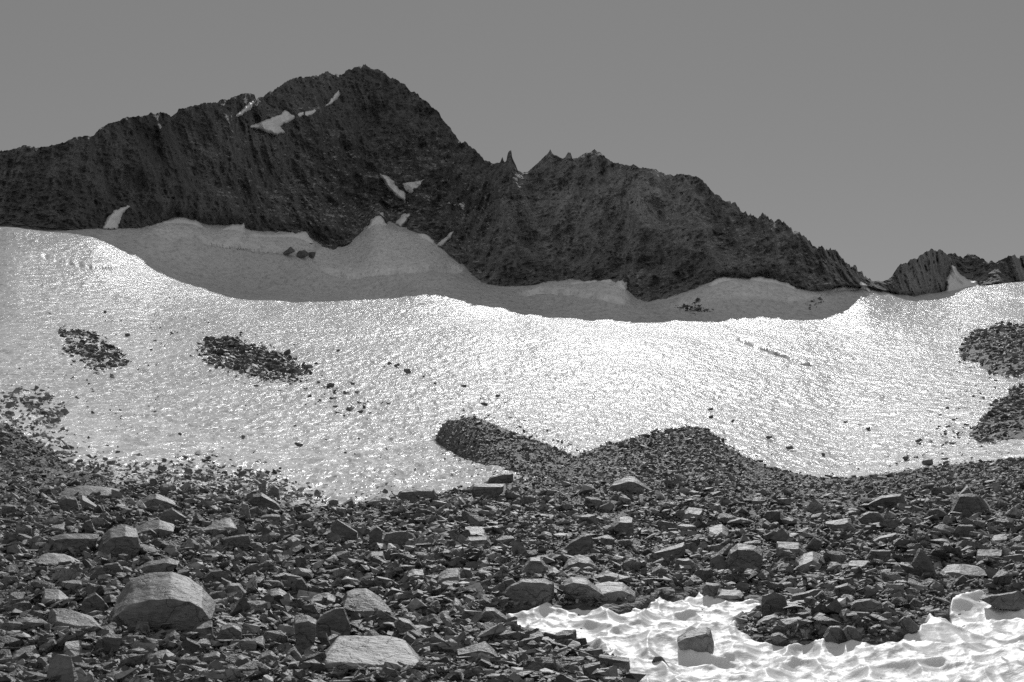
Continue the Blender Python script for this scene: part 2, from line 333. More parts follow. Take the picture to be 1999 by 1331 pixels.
# ------------------------------------------------------------------ glacier
def glacier():
    px = np.arange(-560, 2560, 2.1)
    prof = bil(HT, np.full(4000, 1050.), np.exp(np.linspace(math.log(44), math.log(1200), 4000)), YH)
    Yf = np.exp(np.linspace(math.log(44), math.log(1200), 4000)); s = np.cumsum(np.abs(np.gradient(prof))+.035)
    rows = np.interp(np.linspace(s[0], s[-1], 560), s, Yf)
    P, Y = np.meshgrid(px, rows, indexing='ij'); X = (P-CX)/F*Y
    Z = Hz(X, Y)
    k = sstep(40, 60, Y); far = sstep(150, 420, Y)
    # slope-following ripples, sun cups and drifts
    w = X*math.cos(.30)+Y*.10; u = Y*.30-X*.05
    cup = worley(w*1.15+.5*vn(X*.3, Y*.1, seed=8), u*1.25, seed=2)
    rough_l = sstep(1150, 700, P)*sstep(230, 120, Y); Z = Z+k*(1-.5*far)*(.15+.13*rough_l*(vn(X*.15, Y*.08, seed=14) > -.3))*(cup-.35)
    Z = Z+k*.13*fbm(w*.8, u*.9, oct=3, seed=11)+(.25+.3*far)*fbm(X*.09, Y*.035, oct=3, seed=21)*k
    # bergschrund and crevasse grooves (narrow steps in the snow)
    py = HOR-F*Z/Y
    for pts, wd, dp in CREV:
        a = np.array(pts, float); m = (P > a[0, 0]) & (P < a[-1, 0]); cy = np.interp(P, a[:, 0], a[:, 1])+1.5*vn(P*.06, P*0, seed=5)
        fade = np.clip((P-a[0, 0])/12, 0, 1)*np.clip((a[-1, 0]-P)/12, 0, 1)*(.55+.45*vn(P*.09, P*0+7, seed=9))
        Z = Z-np.where(m, dp*np.clip(fade, 0, 1)*np.exp(-((py-cy)/wd)**2), 0)
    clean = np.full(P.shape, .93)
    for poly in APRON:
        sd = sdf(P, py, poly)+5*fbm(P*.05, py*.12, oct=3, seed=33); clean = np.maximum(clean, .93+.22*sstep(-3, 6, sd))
    V = np.stack([X, Y, Z], -1).reshape(-1, 3)
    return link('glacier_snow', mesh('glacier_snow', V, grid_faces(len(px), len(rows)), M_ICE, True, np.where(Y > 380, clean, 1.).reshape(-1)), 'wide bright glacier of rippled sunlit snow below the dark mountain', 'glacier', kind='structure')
CREV = [([(388,465),(410,475),(470,482),(520,487),(555,490)], 2.6, 7.0), ([(598,512),(625,525),(680,540),(700,536),(740,530),(790,529),(850,524),(895,530)], 2.8, 8.0),
        ([(840,520),(870,517),(905,528)], 3.2, 8.0), ([(1008,574),(1060,566),(1110,570),(1160,578),(1222,590)], 3, 9.0),
        ([(1440,662),(1480,676),(1530,694),(1570,708),(1600,714)], 1.9, 4.5), ([(80,500),(120,510),(170,520),(230,522)], 1.6, 2.0),
        ([(1320,596),(1350,602),(1400,604)], 3, 2.0)]
APRON = [[(285,440),(320,425),(400,440),(475,430),(600,448),(618,490),(560,490),(520,487),(470,482),(410,475),(385,466),(330,470)],
 [(600,505),(620,486),(735,405),(760,445),(850,465),(908,524),(895,531),(850,522),(790,529),(740,530),(690,540),(650,532)],
 [(1005,572),(1100,545),(1222,542),(1230,592),(1160,578),(1060,568)], [(1300,600),(1395,540),(1480,532),(1680,556),(1560,590),(1420,582),(1350,603)]]
glacier()

# ------------------------------------------------------------------ ground
def ground():
    def part(xs, ys, polar):
        A, B = np.meshgrid(xs, ys, indexing='ij')
        X = (A-CX)/F*np.maximum(B, 9.) if polar else A
        Y = B; Z = Gz(X, Y)
        px, py, sd = patch_sd(X, Y)
        Z = Z-.35*sstep(0, 12, sd)*(Y > 3)
        Z = Z+.03*vn(X*4, Y*4, seed=31)+.02*vn(X*9, Y*9, seed=32)
        return np.stack([X, Y, Z], -1).reshape(-1, 3)
    px = np.concatenate([np.linspace(-14000, -620, 60, endpoint=False), np.arange(-600, 2600, 4.), np.linspace(2620, 16000, 60)])
    ys = np.concatenate([np.linspace(-45, 8.9, 60, endpoint=False), np.exp(np.linspace(math.log(9), math.log(170), 420))])
    V = part(px, ys, True)
    link('ground', mesh('ground', V, grid_faces(len(px), len(ys)), M_GR), 'dark gravel and grit between the stones of the moraine', 'ground', kind='structure')
ground()

# ------------------------------------------------------------------ foreground snow patch
def snow_patch():
    px = np.arange(960, 2300, 2.0); ys = np.exp(np.linspace(math.log(9.5), math.log(25.5), 620))
    P, Y = np.meshgrid(px, ys, indexing='ij'); X = (P-CX)/F*Y
    _, py, sd = patch_sd(X, Y); sd = sd+5*vn(X*3, Y*3, seed=61)
    warpx = X+.12*vn(X*1.6, Y*1.2, seed=41); warpy = Y+.2*vn(X*1.3, Y*1.1, seed=42)
    c1 = worley(warpx*2.2, warpy*1.5, seed=43); c2 = worley(warpx*4.2+9, warpy*3.2, seed=44)
    Z = Gz(X, Y)+.02+.215*(np.minimum(c1, .62)-.30)+.06*(c2-.3)+.07*vn(X*.8, Y*.6, seed=45)+.012*fbm(X*7, Y*7, oct=3, seed=46)
    Z = Z-.5*sstep(4, -14, sd)
    keep = (sd > -14)[:-1, :-1]; V = np.stack([X, Y, Z], -1).reshape(-1, 3)
    V, f, _ = compact(V, grid_faces(len(px), len(ys), keep))
    link('snow', mesh('snow', V, f, M_SNOW), 'bright sun-cupped snow patch in the lower right between the stones', 'snow', kind='structure')
snow_patch()

# ------------------------------------------------------------------ mountains
SPLIT = [(1013,335),(985,380),(940,405),(905,420),(880,455),(850,490),(845,520)]
def msurf(px, t):
    """smooth rock face: t 0 at the snow, 1 at the crest -> depth and image row"""
    b = np.interp(px, PXG, base0); s = np.interp(px, FX, FS); d0 = np.interp(px, PXG, DFs); d1 = np.interp(px, PXG, RID)
    g = .68
    tt = np.clip(t, 0, 1); bs = np.interp(px, PXG, BSM); ss = np.interp(px, FX, SSM)
    D = d0+(d1-d0)*tt**g; y = bs+(ss-bs)*tt+(b-bs)*np.exp(-tt/.14)+(s-ss)*np.exp(-(1-tt)/.11)
    D = np.where(t < 0, d0+t*18, D); y = np.where(t < 0, b-t*60, y)
    return D, y
FX = np.arange(-600, 2600.1, 1.0)
def jag():
    s = curve(FX, SIL); x = FX
    amp = np.interp(x, [-600, 200, 500, 900, 1000, 1200, 1400, 1450, 1700, 1720, 2600], [4, 4, 4.5, 5.5, 2, 4.5, 5, 10, 10.5, 5, 9])
    def blocks(w, seed):
        u = x/w+.8*vn(x/w*.7, x*0, seed=seed+1); k = np.floor(u).astype(np.int64); f = sstep(.72, 1, u-k); z = np.zeros_like(k)
        return (hsh(k, z, z, seed)*(1-f)+hsh(k+1, z, z, seed)*f)*2-1
    j = .5*blocks(17., 71)+.42*blocks(8., 75)+.3*blocks(3.7, 79)+.2*vn(x*.9, x*0, seed=74)+.25*vn(x*.05, x*0, seed=70)
    return s-amp*j
FS = jag()
BSM = blur(base0, 7); SSM = blur(FS, 24)
def mountains():
    px = np.arange(-560, 2560, 1.9); tf = np.concatenate([[-1.2, -.7], np.linspace(-.4, 1, 360)])
    P, T = np.meshgrid(px, tf, indexing='ij'); D, y = msurf(P, T)
    X = (P-CX)/F*D; Z = (HOR-y)/F*D
    # ribs, gullies and broken ledges, world-space noise pushed toward / away from the valley
    lean = X+.45*Z; r = np.where(P > 1000, .3, .75)
    big = fbm(lean*.026, (Z-.5*X)*.016, D*.008, oct=3, seed=81, ridged=True)
    mid = fbm((X+.3*Z)*.10, Z*.030, D*.03, oct=4, seed=85, ridged=True)
    led = fbm(X*.05-.02*Z, (Z+.35*X*r)*.16, D*.05, oct=4, seed=90, ridged=True)
    fin = fbm(X*.5+.2*Z, Z*.45-.15*X, D*.3, oct=3, seed=95, gain=.65, ridged=True)
    edge = np.clip((1-T)*8, 0, 1); foot = sstep(0, .15, T)
    cr = 1-.75*sstep(.80, 1, T)*sstep(1050, 900, P); n = 13*((big-.3)*cr+.3)*foot*(.4+.6*sstep(150, 330, P))+9*((mid-.2)*cr+.2)*foot*(1-.45*sstep(1690, 1730, P))*(.3+.7*sstep(180, 360, P))+5*(.3+.7*sstep(180, 330, P))*fbm(X*.05, D*.02, oct=2, seed=44)+3.5*fbm(X*.21, D*.1, oct=3, seed=45, ridged=True)+2.2*led*foot+2.0*fin
    D2 = D-n*np.where(T < 0, .4, 1)
    # keep the traced outline: slide along the line of sight, with small true irregularity across it
    y2 = y+(1.6*vn(X*.6, Z*.6, D*.4, seed=99))*edge
    X2 = (P-CX)/F*D2; Z2 = (HOR-y2)/F*D2
    V = np.stack([X2, D2, Z2], -1)
    # reverse side
    Dc = D2[:, -1:]; back = []
    for dd, dz in ((.35, .05), (1.2, -.9), (5, -5), (18, -17), (60, -50), (220, -150)):
        Yb = Dc+dd; back.append(np.stack([X2[:, -1:]*Yb/Dc, Yb, Z2[:, -1:]+dz*(.8+.4*vn(P[:, :1]*.05, P[:, :1]*0+dd, seed=3))], -1))
    V = np.concatenate([V]+back, 1); nr = V.shape[1]
    Pm = np.repeat(px[:, None], nr, 1); ym = HOR-F*V[..., 2]/V[..., 1]; ym[:, len(tf):] = ym[:, len(tf)-1:len(tf)]
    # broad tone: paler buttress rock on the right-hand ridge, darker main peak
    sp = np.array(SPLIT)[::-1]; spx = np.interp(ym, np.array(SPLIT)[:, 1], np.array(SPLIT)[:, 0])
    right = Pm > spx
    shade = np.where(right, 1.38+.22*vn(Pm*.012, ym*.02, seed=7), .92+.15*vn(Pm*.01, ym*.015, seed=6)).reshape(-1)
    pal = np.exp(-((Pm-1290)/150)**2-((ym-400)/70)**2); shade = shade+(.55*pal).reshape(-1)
    Tm = np.concatenate([T, np.ones((len(px), nr-len(tf)))], 1); dust = (sstep(0, .3, 1-Tm)*(.04+.96*sstep(280, 420, Pm))*sstep(1750, 1600, Pm)).reshape(-1)
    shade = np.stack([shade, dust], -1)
    cell = Pm[:-1, :-1]; far = cell > 1708; rt = right[:-1, :-1] & ~far; lf = ~right[:-1, :-1] & ~far
    f = lambda k: compact(V.reshape(-1, 3), grid_faces(len(px), nr, k), shade)
    for k, lab in ((lf, 'tall dark shadowed rock peak with a broad summit, on the left'), (rt, 'long jagged rock ridge descending from the pinnacles to the saddle'),
                   (far, 'low distant crag of dark rock beyond the saddle at the right edge')):
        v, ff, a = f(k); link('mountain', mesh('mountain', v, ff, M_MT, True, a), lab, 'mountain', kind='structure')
mountains()
SP = [([(487,247),(530,232),(548,222),(555,213),(570,222),(600,215),(628,211),(600,228),(578,230),(560,240),(545,246),(556,258),(540,263),(515,255)], 'pale snow patch high on the main peak below its left shoulder'),
 ([(459,227),(478,210),(493,199),(490,210),(472,224)], 'thin snow streak in the notch left of the main peak'),
 ([(199,447),(210,428),(224,411),(257,399),(240,416),(226,447)], 'snow tongue climbing a gully at the foot of the left slope'),
 ([(743,340),(760,346),(775,364),(791,378),(790,394),(773,381),(755,361)], 'slanting snow strip in the middle of the face below the summit'),
 ([(786,358),(830,349),(816,366),(804,377),(794,371)], 'small snow patch just right of the slanting snow strip'),
 ([(868,396),(892,394),(916,389),(906,411),(895,404)], 'small snow patch in the gully between peak and ridge'),
 ([(852,478),(868,464),(887,449),(880,466),(862,481)], 'narrow snow ramp where the gully meets the glacier'),
 ([(633,208),(648,190),(664,172),(661,190),(646,205)], 'thin broken snow line just below the summit'),
 ([(1676,566),(1680,551),(1691,552),(1695,568)], 'tiny snow patch beside the saddle at the ridge end')]
SP += [([(698,474),(712,455),(722,436),(730,420),(746,417),(750,430),(757,446),(775,453),(800,455),(832,456),(848,472),(850,490),(690,490)], 'tall snow finger reaching up into the rock below the summit'),
 ([(772,436),(786,418),(800,417),(793,430),(782,442)], 'tiny snow fleck beside the top of the tall snow finger'),
 ([(286,449),(305,437),(320,430),(345,424),(382,431),(404,446),(390,458),(300,458)], 'low rounded snow apron against the rock on the left'),
 ([(420,450),(445,440),(475,437),(479,453),(530,458),(598,454),(612,470),(619,490),(590,480),(520,468),(425,460)], 'notched snow apron left of the dark rock spur'),
 ([(1060,566),(1100,553),(1150,548),(1190,546),(1200,552),(1215,546),(1223,552),(1227,590),(1195,584),(1120,574)], 'thick snow block with a broken vertical end under the ridge'),
 ([(1340,578),(1370,570),(1392,546),(1412,538),(1450,545),(1482,539),(1540,552),(1560,566),(1500,572),(1400,582)], 'broad ragged snow apron under the right part of the ridge'),
 ([(1580,580),(1600,570),(1640,558),(1678,562),(1670,576),(1620,584)], 'last small snow apron before the saddle'),
 ([(1848,578),(1850,548),(1859,518),(1870,533),(1886,546),(1902,549),(1915,560),(1900,574)], 'pointed snow patch in front of the far right crag')]
def face_patches():
    for poly, lab in SP:
        p = np.array(poly, float); x0, y0 = p.min(0)-9; x1, y1 = p.max(0)+9
        px = np.arange(x0, x1, 1.2); py = np.arange(y0, y1, 1.2); P, Yp = np.meshgrid(px, py, indexing='ij')
        b = np.interp(P, PXG, blur(base0, 2)); s = np.interp(P, FX, blur(curve(FX, SIL), 2)); t = (b-Yp)/(b-s)
        D, y = msurf(P, t)
        sd = sdf(P, Yp, poly)+2.6*fbm(P*.13, Yp*.13, oct=3, seed=55)
        X = (P-CX)/F*D; Z = (HOR-Yp)/F*D; n = 13*fbm((X+.45*Z)*.026, (Z-.5*X)*.016, D*.008, oct=3, seed=81, ridged=True)+6.5*1.2*fbm((X+.3*Z)*.10, Z*.030, D*.03, oct=4, seed=85, ridged=True)
        n = n*sstep(0, .15, t)
        D2 = D-n-6.2*np.tanh((sd+1.2)/2.5)-.3*vn(P*.3, Yp*.3, seed=4)
        V = np.stack([(P-CX)/F*D2, D2, (HOR-Yp)/F*D2], -1).reshape(-1, 3)
        v, f, _ = compact(V, grid_faces(len(px), len(py), (sd > -2.5)[:-1, :-1]))
        link('snow_patch', mesh('snow_patch', v, f, M_PSNOW), lab, 'snow patch', 'snow patches caught on the rock face')
face_patches()

# ------------------------------------------------------------------ scree mounds standing in the ice at the right edge
SCREE = [([(1876,684),(1890,662),(1912,645),(1945,637),(1980,634),(2060,640),(2150,690),(2140,745),(2060,748),(1980,733),(1935,722),(1900,708),(1882,696)], 'upper dark scree mound rising from the ice at the right edge', 6.0),
 ([(1894,848),(1915,822),(1935,795),(1960,776),(1980,764),(2060,745),(2160,760),(2160,850),(2060,860),(1980,855),(1935,861)], 'lower dark scree mound rising from the ice at the right edge', 2.0)]
def scree_h(X, Y, k):
    poly, lab, h = SCREE[k]; px = CX+F*X/Y; py = HOR-F*Hz(X, Y)/Y; sd = sdf(px, py, poly)+7*fbm(px*.035, py*.05, oct=3, seed=91)
    return h*.16*np.tanh((sd+2)/14)-.06, sd
def scree():
    for k, (poly, lab, h) in enumerate(SCREE):
        p = np.array(poly, float); px = np.arange(p[:, 0].min()-14, p[:, 0].max()+14, 2.5)
        d0, d1 = (225, 420) if k == 0 else (100, 215)
        ys = np.exp(np.linspace(math.log(d0), math.log(d1), 200)); P, Y = np.meshgrid(px, ys, indexing='ij'); X = (P-CX)/F*Y
        dh, sd = scree_h(X, Y, k); Z = Hz(X, Y)+dh+.25*fbm(X*.5, Y*.3, oct=3, seed=3)*sstep(-6, 10, sd)-.35*sstep(2, -8, sd)
        V = np.stack([X, Y, Z], -1).reshape(-1, 3); v, f, _ = compact(V, grid_faces(len(px), len(ys), (sd > -8)[:-1, :-1]))
        link('scree_mound', mesh('scree_mound', v, f, M_GR), lab, 'scree mound')
scree()

# ------------------------------------------------------------------ rocks
def hull(points):
    bm = bmesh.new(); vs = [bm.verts.new(tuple(p)) for p in points]
    r = bmesh.ops.convex_hull(bm, input=vs)
    junk = {e for e in r['geom_interior']+r['geom_unused'] if isinstance(e, bmesh.types.BMVert)}
    bmesh.ops.delete(bm, geom=[v for v in bm.verts if not v.link_faces or v in junk], context='VERTS')
    bmesh.ops.recalc_face_normals(bm, faces=bm.faces); return bm
def rough_up(bm, size, L, amp, seed):
    """chip the edges, refine and weather a hull"""
    bmesh.ops.dissolve_limit(bm, angle_limit=.12, verts=bm.verts, edges=bm.edges)
    r = np.random.default_rng(seed); co = np.array([v.co[:] for v in bm.verts]); cen = co.mean(0)
    for _ in range(7):                                                    # knock corners off, as if broken
        d = r.normal(size=3)*np.array([1, 1, .8]); d /= np.linalg.norm(d); co = np.array([v.co[:] for v in bm.verts]); pr = (co-cen)@d
        cut = pr.max()-(pr.max()-pr.min())*r.uniform(.02, .12 if size < 1 else .07)
        g = bmesh.ops.bisect_plane(bm, geom=bm.verts[:]+bm.edges[:]+bm.faces[:], plane_co=tuple(cen+d*cut), plane_no=tuple(d), clear_outer=True)
        ed = [e for e in g['geom_cut'] if isinstance(e, bmesh.types.BMEdge)]
        if ed: bmesh.ops.holes_fill(bm, edges=ed)
    bmesh.ops.triangulate(bm, faces=bm.faces)
    for _ in range(7):
        es = [e for e in bm.edges if e.calc_length() > L]
        if not es: break
        bmesh.ops.subdivide_edges(bm, edges=es, cuts=1); bmesh.ops.triangulate(bm, faces=[f for f in bm.faces if len(f.verts) > 3])
    bm.normal_update(); bm.verts.ensure_lookup_table()
    co = np.array([v.co[:] for v in bm.verts]); no = np.array([v.normal[:] for v in bm.verts]); k = 1/size
    ax = np.array([.75, .45, .8]); s = co@ax
    n = .55*fbm(co[:, 0]*2.6*k, co[:, 1]*2.6*k, co[:, 2]*2.6*k, oct=4, seed=seed)
    n = n+.16*fbm(co[:, 0]*3*k, s*11*k, co[:, 1]*3*k, oct=3, seed=seed+3)      # bedding steps
    n = n-.5*np.clip(fbm(co[:, 0]*1.7*k, co[:, 1]*1.7*k, s*2.5*k, oct=2, seed=seed+9), .15, 1)
    co = co+no*(n*amp*size)[:, None]
    for v, c in zip(bm.verts, co): v.co = c
    bm.normal_update()
def bm_mesh(bm, name, mat, shade, smooth=True):
    me = bpy.data.meshes.new(name); bm.to_mesh(me); n = len(me.vertices); bm.free()
    a = me.attributes.new('shade', 'FLOAT', 'POINT'); a.data.foreach_set('value', np.full(n, shade, np.float32))
    me.polygons.foreach_set('use_smooth', np.full(len(me.polygons), smooth)); 
    me.materials.append(mat); me.update(); return me

# traced boulders: outline in photo pixels, share of the height that is the lit top, depth, tone, anchor name
B = [
 ([(210,1232),(214,1190),(228,1160),(258,1130),(292,1117),(335,1115),(372,1128),(398,1152),(425,1172),(407,1192),(372,1222),(330,1242),(265,1244)], .42, 1.1, 1.02, 'the big domed boulder'),
 ([(612,1312),(622,1290),(662,1241),(755,1240),(792,1249),(815,1270),(836,1300),(840,1312)], .80, .8, 1.28, 'the big pale slab at the bottom'),
 ([(666,1165),(676,1148),(715,1149),(742,1166),(766,1192),(757,1207),(735,1216),(705,1207),(680,1192)], .42, .8, 1.08, 'the humped boulder behind the pale slab'),
 ([(614,1250),(617,1212),(634,1196),(654,1185),(674,1182),(683,1198),(685,1225),(681,1250)], .06, .5, .85, 'the dark upright slab'),
 ([(574,1210),(577,1197),(600,1200),(618,1210),(616,1242),(606,1272),(590,1279),(579,1262)], .15, .6, .9, None),
 ([(90,1226),(92,1205),(97,1187),(130,1186),(180,1202),(208,1231),(155,1240),(120,1234)], .40, .9, 1.0, 'the long wedge block at left'),
 ([(156,1185),(163,1166),(187,1154),(205,1168),(213,1184),(209,1202),(193,1205),(165,1196)], .12, .8, .8, None),
 ([(78,1172),(87,1150),(115,1151),(139,1168),(137,1180),(120,1187),(90,1184)], .5, .8, 1.35, None),
 ([(60,1102),(80,1083),(95,1078),(125,1081),(168,1099),(140,1106),(105,1112),(72,1110)], .62, 1.0, 1.7, 'the bright lens-shaped slab'),
 ([(188,1068),(198,1046),(215,1031),(245,1024),(270,1034),(276,1060),(252,1086),(225,1097),(200,1090)], .3, .9, .9, 'the large rounded boulder upper left'),
 ([(86,1066),(98,1046),(125,1041),(160,1045),(175,1050),(195,1042),(190,1060),(150,1078),(100,1082)], .25, .8, .85, None),
 ([(262,1032),(290,1016),(312,1013),(343,1025),(330,1040),(300,1050),(272,1048)], .5, .8, 1.0, None),
 ([(311,1012),(320,996),(335,991),(350,1000),(366,1010),(355,1022),(330,1025)], .1, .8, .9, None),
 ([(428,1050),(475,1043),(488,1041),(492,1062),(472,1077),(445,1074)], .1, .7, .8, 'the dark square block left of centre'),
 ([(386,1037),(440,1009),(450,1011),(468,1037),(455,1045),(395,1048)], .5, .8, 1.2, None),
 ([(262,990),(290,966),(305,962),(325,975),(346,980),(310,997),(272,999)], .3, .8, .9, 'the low pyramid rock left'),
 ([(112,978),(125,967),(150,970),(158,1000),(140,1004),(118,992)], .15, .6, .8, None),
 ([(154,968),(160,964),(175,978),(203,997),(190,1002),(165,1002)], .3, .5, 1.0, None),
 ([(100,969),(130,955),(165,946),(200,950),(236,953),(236,967),(180,968),(130,973)], .75, 1.0, 1.15, 'the long flat slab upper left'),
 ([(483,978),(493,964),(510,961),(545,984),(552,994),(520,995),(500,988)], .2, .6, .75, 'the dark leaning slab on the ice edge'),
 ([(505,968),(512,940),(519,937),(520,962),(520,970)], .05, .5, .8, None),
 ([(522,972),(524,952),(535,946),(545,952),(547,975)], .1, .6, .85, None),
 ([(509,1008),(512,1003),(547,1004),(550,1022),(530,1027),(510,1023)], .2, .7, 1.0, None),
 ([(642,1036),(649,1020),(658,1012),(672,1020),(702,1040),(700,1054),(680,1062),(664,1060),(653,1052)], .05, .6, .8, 'the dark rounded shield-shaped rock'),
 ([(743,1064),(751,1041),(760,1037),(795,1035),(798,1056),(791,1074),(753,1072)], .06, .6, .85, 'the dark squarish block near centre'),
 ([(719,1062),(722,1028),(735,1025),(748,1035),(745,1058),(728,1070)], .06, .6, .8, None),
 ([(770,980),(782,955),(815,950),(847,951),(853,970),(840,977),(790,981)], .25, .8, .95, 'the broad rock on the snow edge'),
 ([(918,952),(925,943),(985,944),(983,960),(950,976),(925,970)], .2, .8, .9, 'the blocky slab under the crest rock'),
 ([(948,944),(958,930),(985,922),(1002,923),(1004,940),(985,946)], .12, .7, .8, 'the peaked crest rock beside the snow'),
 ([(714,982),(735,967),(755,965),(769,980),(760,988),(730,988)], .4, .8, 1.1, None),
 ([(658,990),(688,970),(692,986),(675,993)], .25, .6, .9, None),
 ([(638,985),(648,973),(660,975),(662,986),(650,990)], .15, .7, .9, None),
 ([(904,1048),(908,1028),(940,1027),(950,1040),(935,1047)], .8, 1.1, 1.6, 'the pale square-topped slab'),
 ([(898,1064),(915,1048),(955,1045),(961,1060),(940,1072)], .3, .8, 1.0, None),
 ([(712,1088),(725,1077),(748,1076),(753,1090),(735,1102),(718,1095)], .35, .8, .95, None),
 ([(726,1134),(735,1124),(765,1129),(781,1142),(778,1157),(755,1155),(733,1145)], .1, .7, .8, None),
 ([(793,1118),(808,1107),(828,1109),(831,1125),(820,1137),(800,1130)], .5, .8, 1.25, None),
 ([(852,1138),(856,1120),(872,1110),(895,1108),(897,1120),(911,1143),(885,1152),(860,1148)], .4, .8, 1.1, 'the notched rock above centre bottom'),
 ([(897,1118),(905,1105),(921,1109),(927,1125),(920,1141),(905,1142)], .15, .7, .95, None),
 ([(813,1208),(830,1197),(855,1198),(866,1212),(862,1224),(840,1228)], .2, .8, .9, None),
 ([(933,1203),(948,1184),(965,1187),(985,1200),(1001,1218),(990,1226),(960,1220)], .2, .6, .95, 'the curved dark slab left of the snow patch'),
 ([(892,1268),(910,1262),(947,1252),(966,1268),(980,1290),(955,1297),(912,1290)], .4, .7, 1.1, 'the split boulder at bottom centre'),
 ([(973,1148),(983,1131),(1000,1127),(1013,1140),(1009,1160),(985,1163)], .1, .8, .85, None),
 ([(1178,957),(1195,941),(1228,928),(1240,930),(1260,945),(1282,962),(1240,964),(1208,962)], .3, .9, 1.1, 'the long ridge-backed rock at mid slope'),
 ([(1086,1083),(1113,1056),(1140,1040),(1156,1042),(1160,1067),(1140,1082),(1110,1086)], .12, .7, .85, 'the dark roof-shaped slab'),
 ([(1093,1116),(1108,1093),(1130,1082),(1150,1087),(1170,1110),(1162,1123),(1110,1123)], .35, .8, 1.0, 'the pyramid boulder right of centre'),
 ([(1013,1126),(1023,1102),(1035,1085),(1055,1085),(1071,1105),(1070,1124)], .25, .8, 1.1, None),
 ([(1061,1124),(1080,1105),(1099,1120),(1094,1128)], .5, .8, 1.2, None),
 ([(1416,1098),(1424,1071),(1440,1060),(1470,1061),(1491,1074),(1489,1100),(1476,1120),(1440,1123),(1420,1112)], .2, .9, .95, 'the big round boulder right of centre'),
 ([(1379,1055),(1384,1026),(1410,1019),(1423,1034),(1417,1048)], .6, .8, 1.4, 'the pale tilted block above the round boulder'),
 ([(1316,1110),(1320,1090),(1345,1089),(1359,1100),(1356,1118),(1325,1121)], .15, .8, .9, None),
 ([(1328,1004),(1345,990),(1371,993),(1366,1012),(1345,1021)], .45, .8, 1.2, None),
 ([(1258,1084),(1300,1072),(1336,1057),(1341,1075),(1322,1093),(1280,1098)], .25, .8, .9, None),
 ([(1193,1024),(1210,1007),(1235,1009),(1238,1035),(1220,1048),(1204,1038)], .3, .8, .95, None),
 ([(983,1158),(996,1139),(1020,1130),(1065,1129),(1084,1140),(1081,1162),(1066,1180),(1040,1183),(1000,1170)], .15, .9, .95, 'the large boulder at the snow corner'),
 ([(1096,1132),(1115,1124),(1145,1129),(1162,1146),(1199,1173),(1182,1179),(1130,1182),(1108,1164)], .22, .7, 1.15, 'the slanting slab with a bright edge'),
 ([(1161,1140),(1190,1133),(1215,1135),(1241,1155),(1245,1176),(1215,1181),(1180,1159)], .5, .8, 1.2, 'the tabular block right of the slanting slab'),
 ([(1153,1128),(1183,1113),(1220,1124),(1225,1138),(1180,1138)], .4, .6, 1.35, None),
 ([(1312,1250),(1338,1234),(1380,1222),(1387,1226),(1395,1262),(1388,1276),(1365,1280),(1340,1270)], .25, .8, 1.15, 'the pale triangular rock standing in the snow'),
 ([(1262,1308),(1279,1281),(1291,1280),(1312,1308)], .05, .8, .8, 'the dark rock tip in the snow'),
 ([(1370,1148),(1378,1136),(1405,1140),(1397,1163),(1378,1166)], .2, .7, .85, None),
 ([(1390,1166),(1410,1150),(1445,1152),(1457,1161),(1425,1170)], .6, .7, 1.3, None),
 ([(1050,1243),(1064,1232),(1084,1238),(1089,1250),(1065,1252)], .1, .7, .7, None),
 ([(1026,1254),(1040,1240),(1070,1243),(1090,1256),(1060,1264)], .3, .8, .9, None),
 ([(1852,1004),(1862,985),(1870,965),(1895,961),(1920,970),(1932,990),(1900,1009),(1873,1007)], .1, .8, .8, 'the broad dark outcrop rock upper right'),
 ([(1868,968),(1890,944),(1896,962)], .3, .4, 1.0, None),
 ([(1688,988),(1720,967),(1733,978),(1762,962),(1775,994),(1720,998)], .15, .7, .8, 'the twin-peaked dark rock upper right'),
 ([(1688,968),(1710,951),(1715,964)], .1, .5, .8, None),
 ([(1611,1018),(1655,1011),(1665,1024),(1674,1037),(1650,1041)], .35, .8, 1.0, None),
 ([(1675,1014),(1690,997),(1715,999),(1732,1016),(1700,1028)], .1, .7, .8, None),
 ([(1863,1036),(1870,1024),(1900,1024),(1904,1045),(1880,1055),(1867,1048)], .1, .7, .8, 'the dark cube-like block far right'),
 ([(1513,1080),(1517,1057),(1560,1059),(1575,1075),(1560,1089),(1520,1086)], .4, .8, 1.1, 'the white-topped block right of the round boulder'),
 ([(1570,1070),(1590,1047),(1603,1054),(1607,1072),(1578,1077)], .12, .7, .85, None),
 ([(1548,1106),(1568,1081),(1587,1075),(1606,1090),(1592,1112),(1565,1124)], .5, .9, 1.25, None),
 ([(1695,1060),(1720,1046),(1750,1039),(1752,1056),(1720,1066)], .25, .7, .95, None),
 ([(1775,1122),(1779,1092),(1789,1070),(1800,1071),(1820,1098),(1836,1124),(1805,1130),(1783,1128)], .04, .6, .75, 'the tall dark fin-shaped slab'),
 ([(1651,1110),(1657,1094),(1695,1093),(1712,1105),(1690,1113),(1660,1115)], .55, .9, 1.7, 'the white flat slab'),
 ([(1743,1103),(1765,1096),(1779,1105),(1765,1113)], .5, .8, 1.4, None),
 ([(1833,1119),(1850,1102),(1875,1096),(1905,1101),(1942,1126),(1900,1133),(1860,1130)], .65, .9, 1.25, 'the low broad dome near the right edge'),
 ([(1903,1094),(1908,1072),(1957,1071),(1947,1087),(1925,1098)], .5, .8, 1.35, None),
 ([(1925,1092),(1930,1085),(1967,1090),(1962,1105),(1935,1105)], .1, .7, .75, None),
 ([(1930,1063),(1940,1045),(1967,1041),(1962,1056),(1945,1063)], .6, .8, 1.4, None),
 ([(1690,1090),(1700,1072),(1740,1074),(1737,1096),(1705,1099)], .12, .7, .8, None),
 ([(1483,1184),(1489,1163),(1510,1154),(1530,1159),(1539,1180),(1536,1200),(1515,1207),(1490,1196)], .06, .8, .7, 'the round black boulder amid snow'),
